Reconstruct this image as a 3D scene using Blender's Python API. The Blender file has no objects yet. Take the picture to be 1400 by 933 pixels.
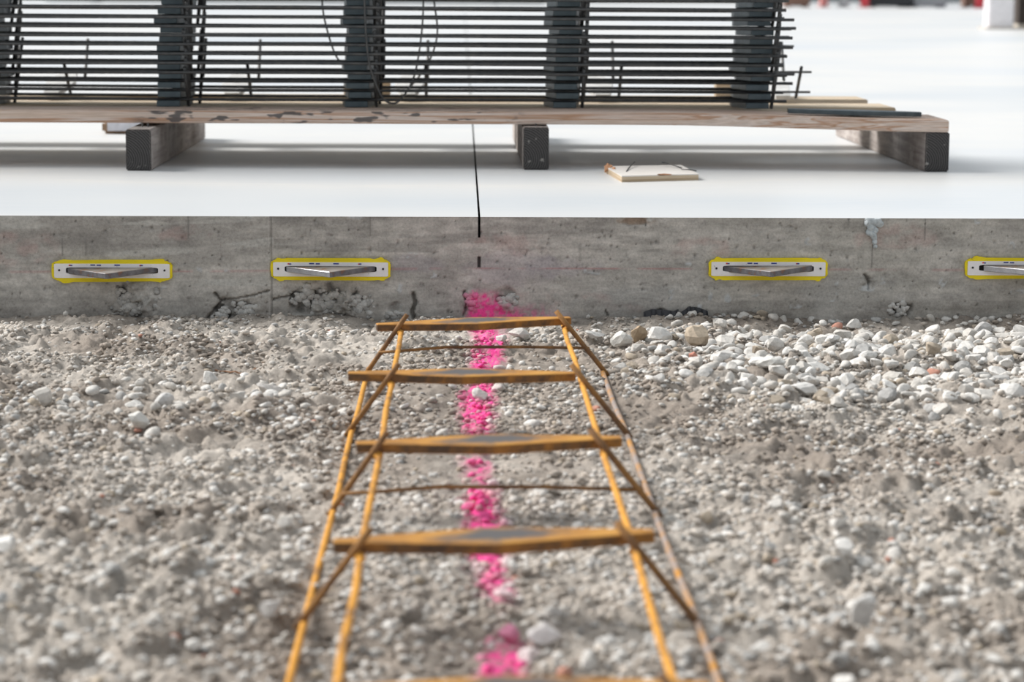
import bpy, bmesh, math, random
import numpy as np
from mathutils import Vector, Matrix, Euler

S = bpy.context.scene
COL = S.collection
random.seed(4)
rng = np.random.default_rng(11)

# ------------------------------------------------------------------ camera
cam_d = bpy.data.cameras.new('camera')
cam = bpy.data.objects.new('camera', cam_d); COL.objects.link(cam)
cam_d.sensor_width = 36.0
cam_d.lens = 3138.0 * 36.0 / 1400.0
cam_d.clip_start = 0.05; cam_d.clip_end = 300
yaw, pitch, roll = math.radians(1.2628), math.radians(8.8127), math.radians(0.3)
f = Vector((math.sin(yaw)*math.cos(pitch), math.cos(yaw)*math.cos(pitch), -math.sin(pitch)))
r0 = Vector((math.cos(yaw), -math.sin(yaw), 0)); u0 = r0.cross(f)
r = math.cos(roll)*r0 + math.sin(roll)*u0
u = math.cos(roll)*u0 - math.sin(roll)*r0
M = Matrix((r, u, -f)).transposed().to_4x4(); M.translation = Vector((0, 0, 0.490))
cam.matrix_world = M
cam_d.dof.use_dof = True
cam_d.dof.focus_distance = 3.36
cam_d.dof.aperture_fstop = 7.2
cam_d.dof.aperture_blades = 9
S.camera = cam

# ------------------------------------------------------------------ world, sun, exposure
W = bpy.data.worlds.new('overcast_sky'); S.world = W; W.use_nodes = True
bg = W.node_tree.nodes['Background']
bg.inputs['Color'].default_value = (0.90, 0.955, 1.0, 1)
bg.inputs['Strength'].default_value = 0.47
sun_d = bpy.data.lights.new('sun', 'SUN'); sun = bpy.data.objects.new('sun', sun_d); COL.objects.link(sun)
sun_d.energy = 3.9; sun_d.angle = math.radians(30); sun_d.color = (1.0, 0.965, 0.92)
sun_dir = Vector((0.92, -0.38, -0.85)).normalized()          # from the left and behind
sun.rotation_euler = sun_dir.to_track_quat('-Z', 'Y').to_euler()
vs = S.view_settings
S.display_settings.display_device = 'sRGB'
vs.view_transform = 'Standard'; vs.look = 'None'; vs.gamma = 1.0; vs.use_curve_mapping = False
vs.exposure = 0.42

# ------------------------------------------------------------------ numpy noise
_T = rng.random((256, 256))
def vnoise(x, y, seed=0):
    x = x + seed*17.31; y = y + seed*41.77
    xi = np.floor(x).astype(int); yi = np.floor(y).astype(int)
    fx = x-xi; fy = y-yi
    fx = fx*fx*fx*(fx*(fx*6-15)+10); fy = fy*fy*fy*(fy*(fy*6-15)+10)
    a = _T[xi % 256, yi % 256]; b = _T[(xi+1) % 256, yi % 256]
    c = _T[xi % 256, (yi+1) % 256]; d = _T[(xi+1) % 256, (yi+1) % 256]
    return (a*(1-fx)+b*fx)*(1-fy) + (c*(1-fx)+d*fx)*fy
def fbm(x, y, seed=0, octv=4, gain=0.5):
    s = 0; a = 1; t = 0
    for k in range(octv):
        s = s + a*vnoise(x*2**k, y*2**k, seed+k*3); t += a; a *= gain
    return s/t
def sstep(a, b, x):
    t = np.clip((x-a)/(b-a), 0, 1); return t*t*(3-2*t)

# ------------------------------------------------------------------ helpers
def tag(o, label=None, cat=None, group=None, kind=None):
    if label: o['label'] = label
    if cat: o['category'] = cat
    if group: o['group'] = group
    if kind: o['kind'] = kind
    return o
def empty(name, loc=(0, 0, 0), rot=(0, 0, 0)):
    o = bpy.data.objects.new(name, None); COL.objects.link(o)
    o.location = loc; o.rotation_euler = rot; o.empty_display_size = 0.05
    return o
def link(name, me, mat=None, parent=None, smooth=False):
    if mat is not None and not me.materials: me.materials.append(mat)
    if smooth: me.polygons.foreach_set('use_smooth', [True]*len(me.polygons))
    o = bpy.data.objects.new(name, me); COL.objects.link(o)
    if parent: o.parent = parent
    return o
def mesh_np(name, V, F):
    """V (n,3); F (m,k) fast mesh"""
    V = np.asarray(V, np.float32); F = np.asarray(F, np.int32)
    me = bpy.data.meshes.new(name); n, k = F.shape
    me.vertices.add(len(V)); me.vertices.foreach_set('co', V.ravel())
    me.loops.add(n*k); me.loops.foreach_set('vertex_index', F.ravel())
    me.polygons.add(n); me.polygons.foreach_set('loop_start', np.arange(n, dtype=np.int32)*k)
    me.update(calc_edges=True); me.validate()
    return me
def mesh_py(name, V, F):
    me = bpy.data.meshes.new(name); me.from_pydata([tuple(v) for v in V], [], F); me.update(); return me
def color_attr(me, name, C):
    a = me.color_attributes.new(name, 'FLOAT_COLOR', 'POINT')
    C4 = np.ones((len(C), 4), np.float32); C4[:, :3] = C
    a.data.foreach_set('color', C4.ravel())
class MB:
    def __init__(s): s.V = []; s.F = []
    def add(s, V, F):
        b = len(s.V); s.V += [tuple(v) for v in V]; s.F += [tuple(i+b for i in q) for q in F]; return s
    def box(s, x0, x1, y0, y1, z0, z1):
        V = [(x, y, z) for x in (x0, x1) for y in (y0, y1) for z in (z0, z1)]
        return s.add(V, [(0, 1, 3, 2), (4, 6, 7, 5), (0, 4, 5, 1), (2, 3, 7, 6), (0, 2, 6, 4), (1, 5, 7, 3)])
    def tube(s, pts, r, n=8, cap=True):
        P = [Vector(p) for p in pts]; V = []; F = []; prev = None
        for i, p in enumerate(P):
            t = (P[min(i+1, len(P)-1)]-P[max(i-1, 0)]).normalized()
            if prev is None:
                a = Vector((0, 0, 1)) if abs(t.z) < .9 else Vector((1, 0, 0))
                nx = t.cross(a).normalized()
            else:
                nx = (prev - t*prev.dot(t)).normalized()
            prev = nx; ny = t.cross(nx)
            rr = r[i] if isinstance(r, (list, tuple)) else r
            for k in range(n):
                an = 2*math.pi*k/n
                V.append(p + nx*math.cos(an)*rr + ny*math.sin(an)*rr)
        for i in range(len(P)-1):
            for k in range(n):
                a = i*n+k; b = i*n+(k+1) % n
                F.append((a, b, b+n, a+n))
        if cap:
            F.append(tuple(range(n-1, -1, -1))); F.append(tuple(range((len(P)-1)*n, len(P)*n)))
        return s.add(V, F)
    def me(s, name): return mesh_py(name, s.V, s.F)
    def build(s, name, mat, parent=None, smooth=False): return link(name, s.me(name), mat, parent, smooth)
def bevel(me, w, seg=1):
    bm = bmesh.new(); bm.from_mesh(me)
    bmesh.ops.bevel(bm, geom=list(bm.edges), offset=w, segments=seg, affect='EDGES', clamp_overlap=True)
    bm.to_mesh(me); bm.free(); return me

# ------------------------------------------------------------------ materials
class Mat:
    def __init__(s, name, rough=0.6, metal=0.0, spec=0.5):
        s.m = bpy.data.materials.new(name); s.m.use_nodes = True; s.nt = s.m.node_tree
        s.b = s.nt.nodes['Principled BSDF']
        s.b.inputs['Roughness'].default_value = rough; s.b.inputs['Metallic'].default_value = metal
        s.b.inputs['Specular IOR Level'].default_value = spec
    def n(s, t, **kw):
        x = s.nt.nodes.new(t)
        for k, v in kw.items(): setattr(x, k, v)
        return x
    def l(s, a, b): s.nt.links.new(a, b)
    def coord(s, kind='Object', scale=(1, 1, 1)):
        c = s.n('ShaderNodeTexCoord'); mp = s.n('ShaderNodeMapping'); mp.inputs['Scale'].default_value = scale
        s.l(c.outputs[kind], mp.inputs['Vector']); return mp.outputs['Vector']
    def pos(s, scale=(1, 1, 1)):
        c = s.n('ShaderNodeNewGeometry'); mp = s.n('ShaderNodeMapping'); mp.inputs['Scale'].default_value = scale
        s.l(c.outputs['Position'], mp.inputs['Vector']); return mp.outputs['Vector']
    def noise(s, vec, scale=5, detail=4, rough=0.55, dist=0):
        x = s.n('ShaderNodeTexNoise'); x.inputs['Scale'].default_value = scale; x.inputs['Detail'].default_value = detail
        x.inputs['Roughness'].default_value = rough; x.inputs['Distortion'].default_value = dist
        s.l(vec, x.inputs['Vector']); return x.outputs['Fac']
    def ramp(s, fac, stops, interp='LINEAR'):
        x = s.n('ShaderNodeValToRGB'); x.color_ramp.interpolation = interp; e = x.color_ramp.elements
        while len(e) < len(stops): e.new(0.5)
        for q, (p, c) in zip(e, stops):
            q.position = p; q.color = (c, c, c, 1) if isinstance(c, (int, float)) else (*c, 1)
        s.l(fac, x.inputs['Fac']); return x.outputs['Color']
    def mix(s, fac, a, b, mode='MIX'):
        x = s.n('ShaderNodeMix', data_type='RGBA', blend_type=mode)
        for v, sock in ((fac, x.inputs['Factor']), (a, x.inputs['A']), (b, x.inputs['B'])):
            if hasattr(v, 'links'): s.l(v, sock)
            elif isinstance(v, (int, float)): sock.default_value = v if sock.type == 'VALUE' else (v, v, v, 1)
            else: sock.default_value = (*v, 1)
        return x.outputs['Result']
    def color(s, c):
        if hasattr(c, 'links'): s.l(c, s.b.inputs['Base Color'])
        else: s.b.inputs['Base Color'].default_value = (*c, 1)
        return s
    def attr(s, name):
        x = s.n('ShaderNodeAttribute'); x.attribute_name = name; return x.outputs['Color']
    def bump(s, h, dist=0.001, strength=1.0):
        x = s.n('ShaderNodeBump'); x.inputs['Distance'].default_value = dist; x.inputs['Strength'].default_value = strength
        s.l(h, x.inputs['Height']); s.l(x.outputs['Normal'], s.b.inputs['Normal']); return s

# troweled slab top
m = Mat('troweled_concrete', rough=0.40, spec=0.5)
v = m.pos(); st = m.pos((1.2, 7, 1))
n1 = m.noise(m.pos((0.25, 0.6, 1)), 1.0, 3); n2 = m.noise(st, 9, 6, .65); n3 = m.noise(v, 160, 3, .7)
c = m.ramp(n1, [(.34, (.52, .57, .62)), (.5, (.71, .705, .69)), (.66, (.57, .615, .665))])
c = m.mix(m.ramp(n2, [(.35, 0.55), (.6, 0.0)]), c, (.62, .64, .66))
c = m.mix(m.ramp(n3, [(.26, .5), (.33, 0.0)]), c, (.45, .45, .45))
m.color(c).bump(n2, .0006, .35); MAT_TOP = m.m

# formed slab face, tint painted per vertex (stains, paint) plus fine grain
m = Mat('formed_concrete', rough=0.85, spec=0.25)
v = m.pos(); g = m.noise(v, 260, 5, .7); g2 = m.noise(m.pos((.25, 1, 1)), 90, 5, .65)
c = m.mix(1.0, m.attr('tint'), m.ramp(g, [(.25, .72), (.5, 1.0), (.75, 1.22)]), 'MULTIPLY')
c = m.mix(1.0, c, m.ramp(g2, [(.3, .86), (.6, 1.08)]), 'MULTIPLY')
m.color(c).bump(g, .0007, .8); MAT_FACE = m.m
m = Mat('raw_concrete', rough=.9, spec=.2).color((.3, .29, .27)); MAT_RAW = m.m
m = Mat('mortar', rough=.85, spec=.25); g = m.noise(m.coord(), 180, 4)
m.color(m.ramp(g, [(.3, (.36, .40, .42)), (.7, (.55, .59, .61))])); MAT_MORTAR = m.m

# dirt and loose stones
m = Mat('dry_dirt', rough=.95, spec=.15)
v = m.pos(); g = m.noise(v, 220, 6, .75); g2 = m.noise(v, 22, 4, .6)
c = m.mix(1.0, m.attr('tint'), m.ramp(g, [(.25, .62), (.5, 1.0), (.75, 1.30)]), 'MULTIPLY')
c = m.mix(1.0, c, m.ramp(g2, [(.3, .88), (.7, 1.10)]), 'MULTIPLY')
m.color(c).bump(g, .0025, .9); MAT_DIRT = m.m
m = Mat('loose_gravel', rough=.9, spec=.2)
g = m.noise(m.pos(), 190, 5, .7)
c = m.mix(1.0, m.attr('tint'), m.ramp(g, [(.28, .70), (.5, 1.0), (.75, 1.15)]), 'MULTIPLY')
m.color(c).bump(g, .0015, .6); MAT_GRAVEL = m.m
m = Mat('limestone', rough=.9, spec=.2)
oi = m.n('ShaderNodeObjectInfo'); g = m.noise(m.pos(), 190, 5, .7)
c = m.mix(1.0, oi.outputs['Color'], m.ramp(g, [(.28, .70), (.5, 1.0), (.75, 1.15)]), 'MULTIPLY')
m.color(c).bump(g, .0015, .6); MAT_STONE = m.m

def plain(name, c, rough=.6, metal=0, var=.15, sc=40):
    m = Mat(name, rough=rough, metal=metal); g = m.noise(m.coord(), sc, 4)
    m.color(m.ramp(g, [(.3, tuple(x*(1-var) for x in c)), (.7, tuple(min(1, x*(1+var)) for x in c))])); return m.m

# metals
def rust(name, warm, dark, band=0.5):
    m = Mat(name, rough=.75, metal=0.15, spec=.3)
    v = m.coord(); g = m.noise(v, 26, 5, .65, .4); g2 = m.noise(v, 300, 3, .6)
    c = m.ramp(g, [(band-.16, dark), (band-.02, tuple(.5*a+.5*b for a, b in zip(warm, dark))), (band+.06, warm), (band+.25, tuple(min(1, x*1.15) for x in warm))])
    c = m.mix(1.0, c, m.ramp(g2, [(.3, .8), (.7, 1.15)]), 'MULTIPLY')
    m.color(c).bump(g2, .0003, .6); return m.m
MAT_RUST = rust('orange_rusted_wire', (.60, .29, .050), (.25, .125, .05), .42)
MAT_RUST_GREY = rust('half_rusted_wire', (.56, .27, .055), (.36, .31, .29), .57)
MAT_RUST_BROWN = rust('brown_rusted_wire', (.30, .155, .055), (.15, .085, .05), .50)
MAT_REDGE = rust('shaded_rusted_edge', (.34, .155, .04), (.11, .07, .045), .54)  # brown rusted side faces, darkened further to paint in their shade
m = Mat('rusted_plate', rough=.7, metal=.2, spec=.35)
v = m.coord(); g = m.noise(v, 18, 5, .6, .3)
sx = m.n('ShaderNodeSeparateXYZ'); m.l(m.coord(), sx.inputs[0])
# mill scale left grey in the middle of each plate, rust creeping in from the ends and rims
ab = m.n('ShaderNodeMath', operation='ABSOLUTE'); m.l(sx.outputs['X'], ab.inputs[0])
ab2 = m.n('ShaderNodeMath', operation='ABSOLUTE'); m.l(sx.outputs['Y'], ab2.inputs[0])
ad = m.n('ShaderNodeMath', operation='MULTIPLY_ADD'); ad.inputs[1].default_value = 1.9
m.l(ab2.outputs[0], ad.inputs[0]); m.l(ab.outputs[0], ad.inputs[2])
mm = m.n('ShaderNodeMath', operation='MULTIPLY_ADD'); mm.inputs[1].default_value = .16; m.l(g, mm.inputs[0]); m.l(ad.outputs[0], mm.inputs[2])
rustc = m.ramp(g, [(.34, (.17, .09, .035)), (.48, (.42, .20, .045)), (.7, (.52, .27, .06))])
c = m.mix(m.ramp(mm.outputs[0], [(.105, 0.0), (.150, 1.0)]), (.105, .10, .10), rustc)
m.color(c).bump(m.noise(v, 250, 3), .0003, .6); MAT_RPLATE = m.m
m = Mat('dark_mill_steel', rough=.45, metal=.55, spec=.5)
g = m.noise(m.coord(), 60, 4); m.color(m.ramp(g, [(.3, (.060, .064, .068)), (.7, (.115, .112, .108))])); MAT_WIRE = m.m
m = Mat('blue_black_plate_steel', rough=.42, metal=.5, spec=.5)
g = m.noise(m.coord(), 40, 5); m.color(m.ramp(g, [(.3, (.055, .075, .088)), (.7, (.10, .13, .145))])); MAT_SPLATE = m.m
MAT_LPLATE = plain('sky_sheen_plate', (.60, .60, .59), .6)  # pale grey imitates sky reflected in the tilted basket's plates
m = Mat('dull_galvanised_plate', rough=.6, metal=.15, spec=.4)
g = m.noise(m.coord(), 35, 6, .7); c = m.ramp(g, [(.36, (.26, .14, .08)), (.45, (.25, .22, .20)), (.7, (.36, .33, .31))])
m.color(c).bump(m.noise(m.coord(), 200, 3), .0002, .5); MAT_DPLATE = m.m
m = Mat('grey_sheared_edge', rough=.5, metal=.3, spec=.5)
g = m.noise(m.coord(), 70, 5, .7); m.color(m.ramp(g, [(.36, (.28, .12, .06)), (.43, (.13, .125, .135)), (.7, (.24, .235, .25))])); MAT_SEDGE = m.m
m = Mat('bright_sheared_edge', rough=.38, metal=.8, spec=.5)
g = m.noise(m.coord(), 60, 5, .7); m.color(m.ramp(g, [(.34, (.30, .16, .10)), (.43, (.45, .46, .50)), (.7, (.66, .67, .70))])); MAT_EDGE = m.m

# wood
def wood(name, a, b, d, sc=(.8, 26, 30), stain=False, rough=.75):
    m = Mat(name, rough=rough, spec=.25)
    v = m.coord('Object', sc); g = m.noise(v, 2.4, 3, .5, .7); g2 = m.noise(m.coord('Object', (6, 120, 120)), 4, 3)
    c = m.ramp(g, [(.34, a), (.47, b), (.53, a), (.62, d)])
    c = m.mix(1.0, c, m.ramp(g2, [(.3, .82), (.7, 1.12)]), 'MULTIPLY')
    if stain:
        sp = m.coord('Object', (9, 22, 34)); s1 = m.noise(sp, 2.4, 2)
        sx = m.n('ShaderNodeSeparateXYZ'); m.l(m.coord(), sx.inputs[0])
        rg = m.ramp(m.ramp(sx.outputs['X'], [(0, 0.0), (1, 1.0)]), [(0, 0.0), (.01, 1.0)])
        mr = m.n('ShaderNodeMapRange'); mr.inputs['From Min'].default_value = -.62; mr.inputs['From Max'].default_value = .12
        m.l(sx.outputs['X'], mr.inputs['Value'])
        rg = m.ramp(mr.outputs['Result'], [(0, 0.0), (.06, 1.0), (.94, 1.0), (1.0, 0.0)])
        k = m.mix(1.0, m.ramp(s1, [(.56, 0.0), (.60, .9)]), rg, 'MULTIPLY')
        c = m.mix(k, c, (.09, .085, .085))
    m.color(c).bump(g2, .0006, .6); return m.m
MAT_BOARD = wood('weathered_pine', (.66, .56, .50), (.44, .26, .165), (.58, .45, .365), stain=True)
MAT_PINE = wood('pale_pine', (.62, .54, .43), (.50, .38, .25), (.58, .48, .37))
m = Mat('grey_weathered_timber', rough=.85, spec=.2)
g = m.noise(m.coord('Object', (40, 3, 40)), 2.2, 4, .6, .5); g2 = m.noise(m.coord(), 18, 5, .7)
c = m.ramp(g, [(.3, (.25, .215, .20)), (.6, (.42, .375, .35)), (.75, (.54, .49, .46))])
c = m.mix(m.ramp(g2, [(.52, 0.0), (.62, .8)]), c, (.50, .46, .43)); m.color(c).bump(g, .0006, .5); MAT_TIMBER = m.m
m = Mat('cut_timber_end', rough=.9, spec=.15)
w = m.n('ShaderNodeTexWave', wave_type='RINGS', rings_direction='Y'); w.inputs['Scale'].default_value = 75; w.inputs['Distortion'].default_value = 2.5
mp_ = m.coord('Object', (1, .05, 1)); mp_.node.inputs['Location'].default_value = (.03, 0, -.02); m.l(mp_, w.inputs['Vector'])
g = m.noise(m.coord(), 45, 4); c = m.ramp(w.outputs['Fac'], [(.2, (.04, .038, .038)), (.8, (.095, .09, .088))])
c = m.mix(m.ramp(g, [(.64, 0.0), (.70, .8)]), c, (.42, .40, .37)); m.color(c); MAT_END = m.m
m = Mat('ply_face', rough=.8, spec=.2)
g = m.noise(m.coord('Object', (3, 14, 14)), 6, 4); m.color(m.ramp(g, [(.3, (.60, .56, .52)), (.7, (.72, .69, .66))])); MAT_PLYF = m.m
m = Mat('ply_edge', rough=.85, spec=.2)
g = m.noise(m.coord('Object', (2, 2, 260)), 1.5, 2); m.color(m.ramp(g, [(.35, (.42, .31, .20)), (.6, (.60, .49, .36))])); MAT_PLYE = m.m
m = Mat('yellow_spray_paint', rough=.6, spec=.3); g = m.noise(m.pos((.5, 1, 1.4)), 75, 5, .7)
m.color(m.ramp(g, [(.28, (.24, .21, .12)), (.34, (.80, .63, .015)), (.7, (.90, .73, .02))])); MAT_YEL = m.m
m = Mat('white_scuffed_plastic', rough=.5, spec=.4); g = m.noise(m.pos(), 95, 5, .7)
m.color(m.ramp(g, [(.30, (.36, .32, .30)), (.36, (.84, .82, .82)), (.7, (.90, .88, .89))])); MAT_WHITE = m.m
MAT_RED = plain('red_print', (.50, .05, .05)); MAT_BLUE = plain('blue_print', (.06, .08, .30))
MAT_SLOT = plain('slot_dark', (.03, .028, .026), .9)
MAT_BLACK = plain('black_membrane', (.035, .036, .042), .55)
MAT_SPLINTER = plain('torn_veneer', (.42, .22, .12), .9, 0, .4, 90)
MAT_TWIG = plain('dry_twig', (.36, .20, .12), .9)

# ------------------------------------------------------------------ slab (floor) with formed front face
YF = 3.383; ZT = 0.151; ZB = -0.02
def U(px): return -0.6833 + 0.0010848*px            # chart of the wall face: columns
def Vz(px, py): return 0.0727 - (py-369)*0.00109 + (px-656)*2.8e-6
CUT0, CUT1, CUTZ = 0.0235, 0.0268, 0.1205
step = 0.002
xs = np.arange(-1.30, 1.301, step)
xs = np.array(sorted(set(np.round(xs[(xs < CUT0-.0006) | (xs > CUT1+.0006)], 5)) | {CUT0, CUT1}))
nzf = 86
zs = np.linspace(ZB, ZT, nzf); kz = np.argmin(abs(zs-CUTZ)); zs[kz] = CUTZ
X, Z = np.meshgrid(xs, zs, indexing='ij')
PX = (X+0.6833)/0.0010848; PY = 369-(Z-0.0727-(PX-656)*2.8e-6)/0.00109       # chart units, for stains
def blob(cx, cy, rx, ry, p=2.0, wob=.35, seed=1):
    w = wob*(fbm(PX/14., PY/14., seed, 3)-.5)*2
    q = np.sqrt(((PX-cx)/rx)**2 + ((PY-cy)/ry)**2)
    return 1-sstep(.65, 1.1, q+w)
D = 0.0016*(fbm(X*14, Z*14, 2)-.5) + 0.0008*(fbm(X*40, Z*160, 5)-.5) + .0006*(vnoise(X*420, Z*420, 9)-.5)
D = D*np.clip((ZT-Z)/.006, 0, 1)
base = np.array([.44, .42, .39])
t = fbm(X*5, Z*14, 21, 5); t2 = fbm(X*16, Z*110, 25, 5); t3 = fbm(X*60, Z*75, 28, 4)
C = base[None, None, :]*(0.86 + .34*t[..., None] + .5*(t2[..., None]-.5)*1.2 + .55*(t3[..., None]-.5))
def tint(mask, col): 
    global C
    C = C*(1-mask[..., None]) + np.array(col)*mask[..., None]
# broad tonal differences of the pour
tint(.42*(1-sstep(300, 420, PX))*sstep(375, 330, PY)*sstep(.35, .6, fbm(X*6, Z*30, 31)), (.20, .19, .18))
tint(.8*sstep(.50, .64, fbm(X*9+Z*12, Z*70-X*6, 33, 5))*(PX < 372)*(PY < 392), (.50, .49, .46))
tint(.5*sstep(.5, .64, fbm(X*11, Z*60, 35, 5))*((PX > 372) & (PX < 900))*(PY < 345), (.235, .225, .21))
tint(.35*sstep(.45, .62, fbm(X*5, Z*20, 37, 4))*sstep(690, 760, PX)*sstep(960, 900, PX)*sstep(385, 400, PY), (.43, .43, .42))
tint(.35*sstep(.42, .6, fbm(X*5, Z*20, 38, 4))*blob(1170, 405, 90, 35), (.44, .43, .42))
tint(.25*sstep(.45, .65, fbm(X*8, Z*25, 39, 4))*(PX > 960), (.26, .25, .215))
for q in ((700, 368, 70, 26), (760, 366, 60, 14), (560, 362, 50, 14)): tint(.30*blob(*q), (.37, .34, .38))
for q in ((690, 335, 60, 18), (1225, 325, 60, 20), (20, 340, 60, 26), (970, 340, 60, 16), (255, 320, 40, 12), (760, 420, 110, 22)):
    tint(.30*blob(*q)*sstep(.35, .7, fbm(X*40, Z*60, 44)), (.46, .27, .25))
tint(.38*sstep(398, 432, PY)*sstep(.3, .6, fbm(X*20, Z*30, 46)), (.22, .19, .165))
# chalk line snapped along the wall
tint(.55*np.exp(-((PY-369.5+2*(PX > 400)-.004*np.abs(PX-700))/1.1)**2)*sstep(.32, .55, fbm(X*30, Z*4, 50)), (.45, .18, .18))
# form joints and trowel ridges
D = D - .0011*np.exp(-((PX-367)/1.2)**2) + .0012*sstep(367.5, 369.5, PX)
tint(.8*np.exp(-((PX-369.3)/1.0)**2)*(PY < 436), (.10, .095, .09))
tint(.5*np.exp(-((PX-366.2)/.9)**2), (.50, .48, .45))
for cx, y1 in ((256, 326), (503, 324), (1157, 309), (1263, 330), (790, 358), (1191, 366), (85, 350), (117, 350)):
    y0 = 326 if cx in (85, 117) else (334 if cx in (790, 1191) else 296)
    mk = np.exp(-((PX-cx)/1.3)**2)*(PY < y1)*(PY > y0); D = D - .0012*mk
    tint(.6*np.exp(-((PX-cx-1.2)/1.0)**2)*(PY < y1)*(PY > y0), (.14, .135, .13))
mk = (np.abs(PX-653) < 2.0)*(PY > 352)*(PY < 367); D = D + .005*mk; tint(.9*mk, (.05, .048, .045))
# honeycomb and breakouts: rough, recessed
rough_n = fbm(X*55, Z*60, 60, 4); ridge = np.abs(fbm(X*38+Z*8, Z*42, 64, 4)-.5)*2
for (cx, cy, rx, ry, dp) in ((182, 412, 34, 34, .010), (440, 415, 52, 30, .014), (470, 425, 30, 22, .010), (320, 425, 36, 18, .007), (300, 430, 14, 12, .013),
                             (690, 412, 18, 18, .007), (640, 410, 12, 16, .006), (540, 425, 10, 12, .005), (870, 303, 26, 7, .005),
                             (1235, 425, 20, 14, .008), (905, 433, 14, 10, .006), (1190, 388, 14, 8, .004)):
    b = blob(cx, cy, rx, ry, seed=int(cx)); D = D + b*(dp*(.45+3.6*(rough_n-.5)) - .6*dp*(1-np.clip(ridge*3.0, 0, 1)) + .25*dp*(vnoise(X*150, Z*150, 67)-.5))
    tint(.55*b*sstep(.4, .6, rough_n), (.25, .24, .225)); tint(.4*b*sstep(.10, .03, ridge), (.45, .45, .43))  # relief shading painted in: hollows darker, ridges paler
b = blob(870, 303, 30, 7, seed=3); tint(.6*b*sstep(.4, .6, rough_n), (.27, .17, .10))
# cracks: polylines in chart units
def crack(pts, w, dp):
    global D
    dist = np.full_like(PX, 1e9)
    for (ax, ay), (bx, by) in zip(pts[:-1], pts[1:]):
        dx, dy = bx-ax, by-ay; tt = np.clip(((PX-ax)*dx+(PY-ay)*dy)/(dx*dx+dy*dy), 0, 1)
        dist = np.minimum(dist, np.hypot(PX-ax-tt*dx, PY-ay-tt*dy))
    dist = dist + 2.2*(fbm(PX/5, PY/5, 70)-.5)
    k = 1-sstep(w*.6, w*1.25, dist); D = D + dp*k
    tint(.55*k, (.12, .11, .10))
crack([(563, 403), (566, 415), (561, 427), (566, 440)], 3.0, .011)
crack([(292, 402), (300, 412), (290, 425), (280, 438)], 1.8, .008)
crack([(300, 412), (325, 408), (345, 404), (366, 398)], 1.3, .006)
crack([(372, 410), (395, 405), (402, 400)], 1.4, .007)
crack([(633, 400), (637, 415), (632, 432)], 1.5, .006)
crack([(1183, 376), (1189, 385), (1188, 396)], 1.8, .006)
crack([(158, 392), (172, 402), (170, 420), (160, 437)], 1.6, .007)
crack([(830, 432), (826, 424)], 1.2, .004)
# bug holes and cement splats
for _ in range(520):
    cx, cy = rng.uniform(-300, 1700), rng.uniform(300, 434); rr = rng.choice([.9, 1.1, 1.4, 1.9], p=[.5, .3, .16, .04])
    i0 = np.searchsorted(xs, U(cx-6)); i1 = np.searchsorted(xs, U(cx+6))
    k = np.exp(-(((PX[i0:i1]-cx)/rr)**2+((PY[i0:i1]-cy)/(rr*rng.uniform(.7, 1.6)))**2))
    D[i0:i1] += .0028*k; C[i0:i1] *= (1-.5*k[..., None])
spl = [(1187, 395, 9, 4), (1205, 385, 6, 5), (945, 362, 8, 3), (1080, 350, 7, 4), (795, 372, 5, 4), (808, 375, 9, 3), (918, 404, 5, 8), (995, 410, 5, 8), (970, 405, 3, 7),
       (1030, 405, 7, 3), (1090, 420, 7, 3), (1145, 388, 5, 9), (1140, 405, 6, 6), (1395, 400, 7, 4), (1296, 383, 8, 4), (1385, 338, 4, 5), (1337, 302, 5, 6), (262, 371, 10, 5), (305, 371, 6, 3),
       (480, 298, 10, 4), (1105, 332, 6, 6), (545, 395, 4, 6), (1290, 390, 5, 9), (222, 395, 4, 3), (1345, 298, 18, 2), (340, 298, 14, 2), (560, 351, 7, 4), (590, 378, 6, 4), (956, 425, 4, 9)]
for k_, (cx, cy, rx, ry) in enumerate(spl):
    b = blob(cx, cy, rx, ry, wob=1.0, seed=80+k_)*sstep(.38, .52, fbm(X*120, Z*120, 99, 2)); tint(.75*b, (.50, .52, .53)); D = D - .0014*b
# fluorescent marking paint where the joint line meets the wall
pk = np.exp(-((PX-652)/np.where(PX < 652, 14., 26.))**2)*sstep(390, 412, PY)*1.25 + .6*np.exp(-((PX-690)/42.)**2)*sstep(408, 440, PY) + .22*np.exp(-((PX-740)/55.)**2)*sstep(395, 436, PY)
pk = np.clip(pk*(.45+1.1*fbm(X*45, Z*45, 90)), 0, 1)*(.55+.45*sstep(.38, .5, fbm(X*160, Z*160, 93, 2))); pk = sstep(.08, 1.0, pk)**.8
tint(.95*pk, (.92, .07, .34))
V = np.stack([X, YF+D, Z], -1).reshape(-1, 3)
nx_, nz_ = X.shape
ii, jj = np.meshgrid(np.arange(nx_-1), np.arange(nz_-1), indexing='ij')
ok = np.ones_like(ii, bool)
ci = np.searchsorted(xs, CUT0); ok[(ii == ci) & (jj >= kz)] = False
POCK = [(153, 370.0), (450.5, 368.0), (1049.5, 367.5), (1402, 366.5)]
xm = .5*(xs[:-1]+xs[1:])[ii]; zm = .5*(zs[:-1]+zs[1:])[jj]
for px, py in POCK:
    ok[(abs(xm-U(px)) < .070) & (abs(zm-Vz(px, py)) < .0055)] = False
a = (ii*nz_+jj)[ok]
Fq = np.stack([a, a+nz_, a+nz_+1, a+1], -1)
me = mesh_np('floor_face', V, Fq); color_attr(me, 'tint', np.clip(C, 0, 1).reshape(-1, 3)); me.materials.append(MAT_FACE)
me.polygons.foreach_set('use_smooth', [True]*len(me.polygons))
floor = MB()
FAR = 62.0
for (x0, x1) in ((-40, CUT0), (CUT1, 40)):
    floor.add([(x0, YF, ZT), (x1, YF, ZT), (x1, FAR, ZT), (x0, FAR, ZT)], [(0, 1, 2, 3)])
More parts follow.
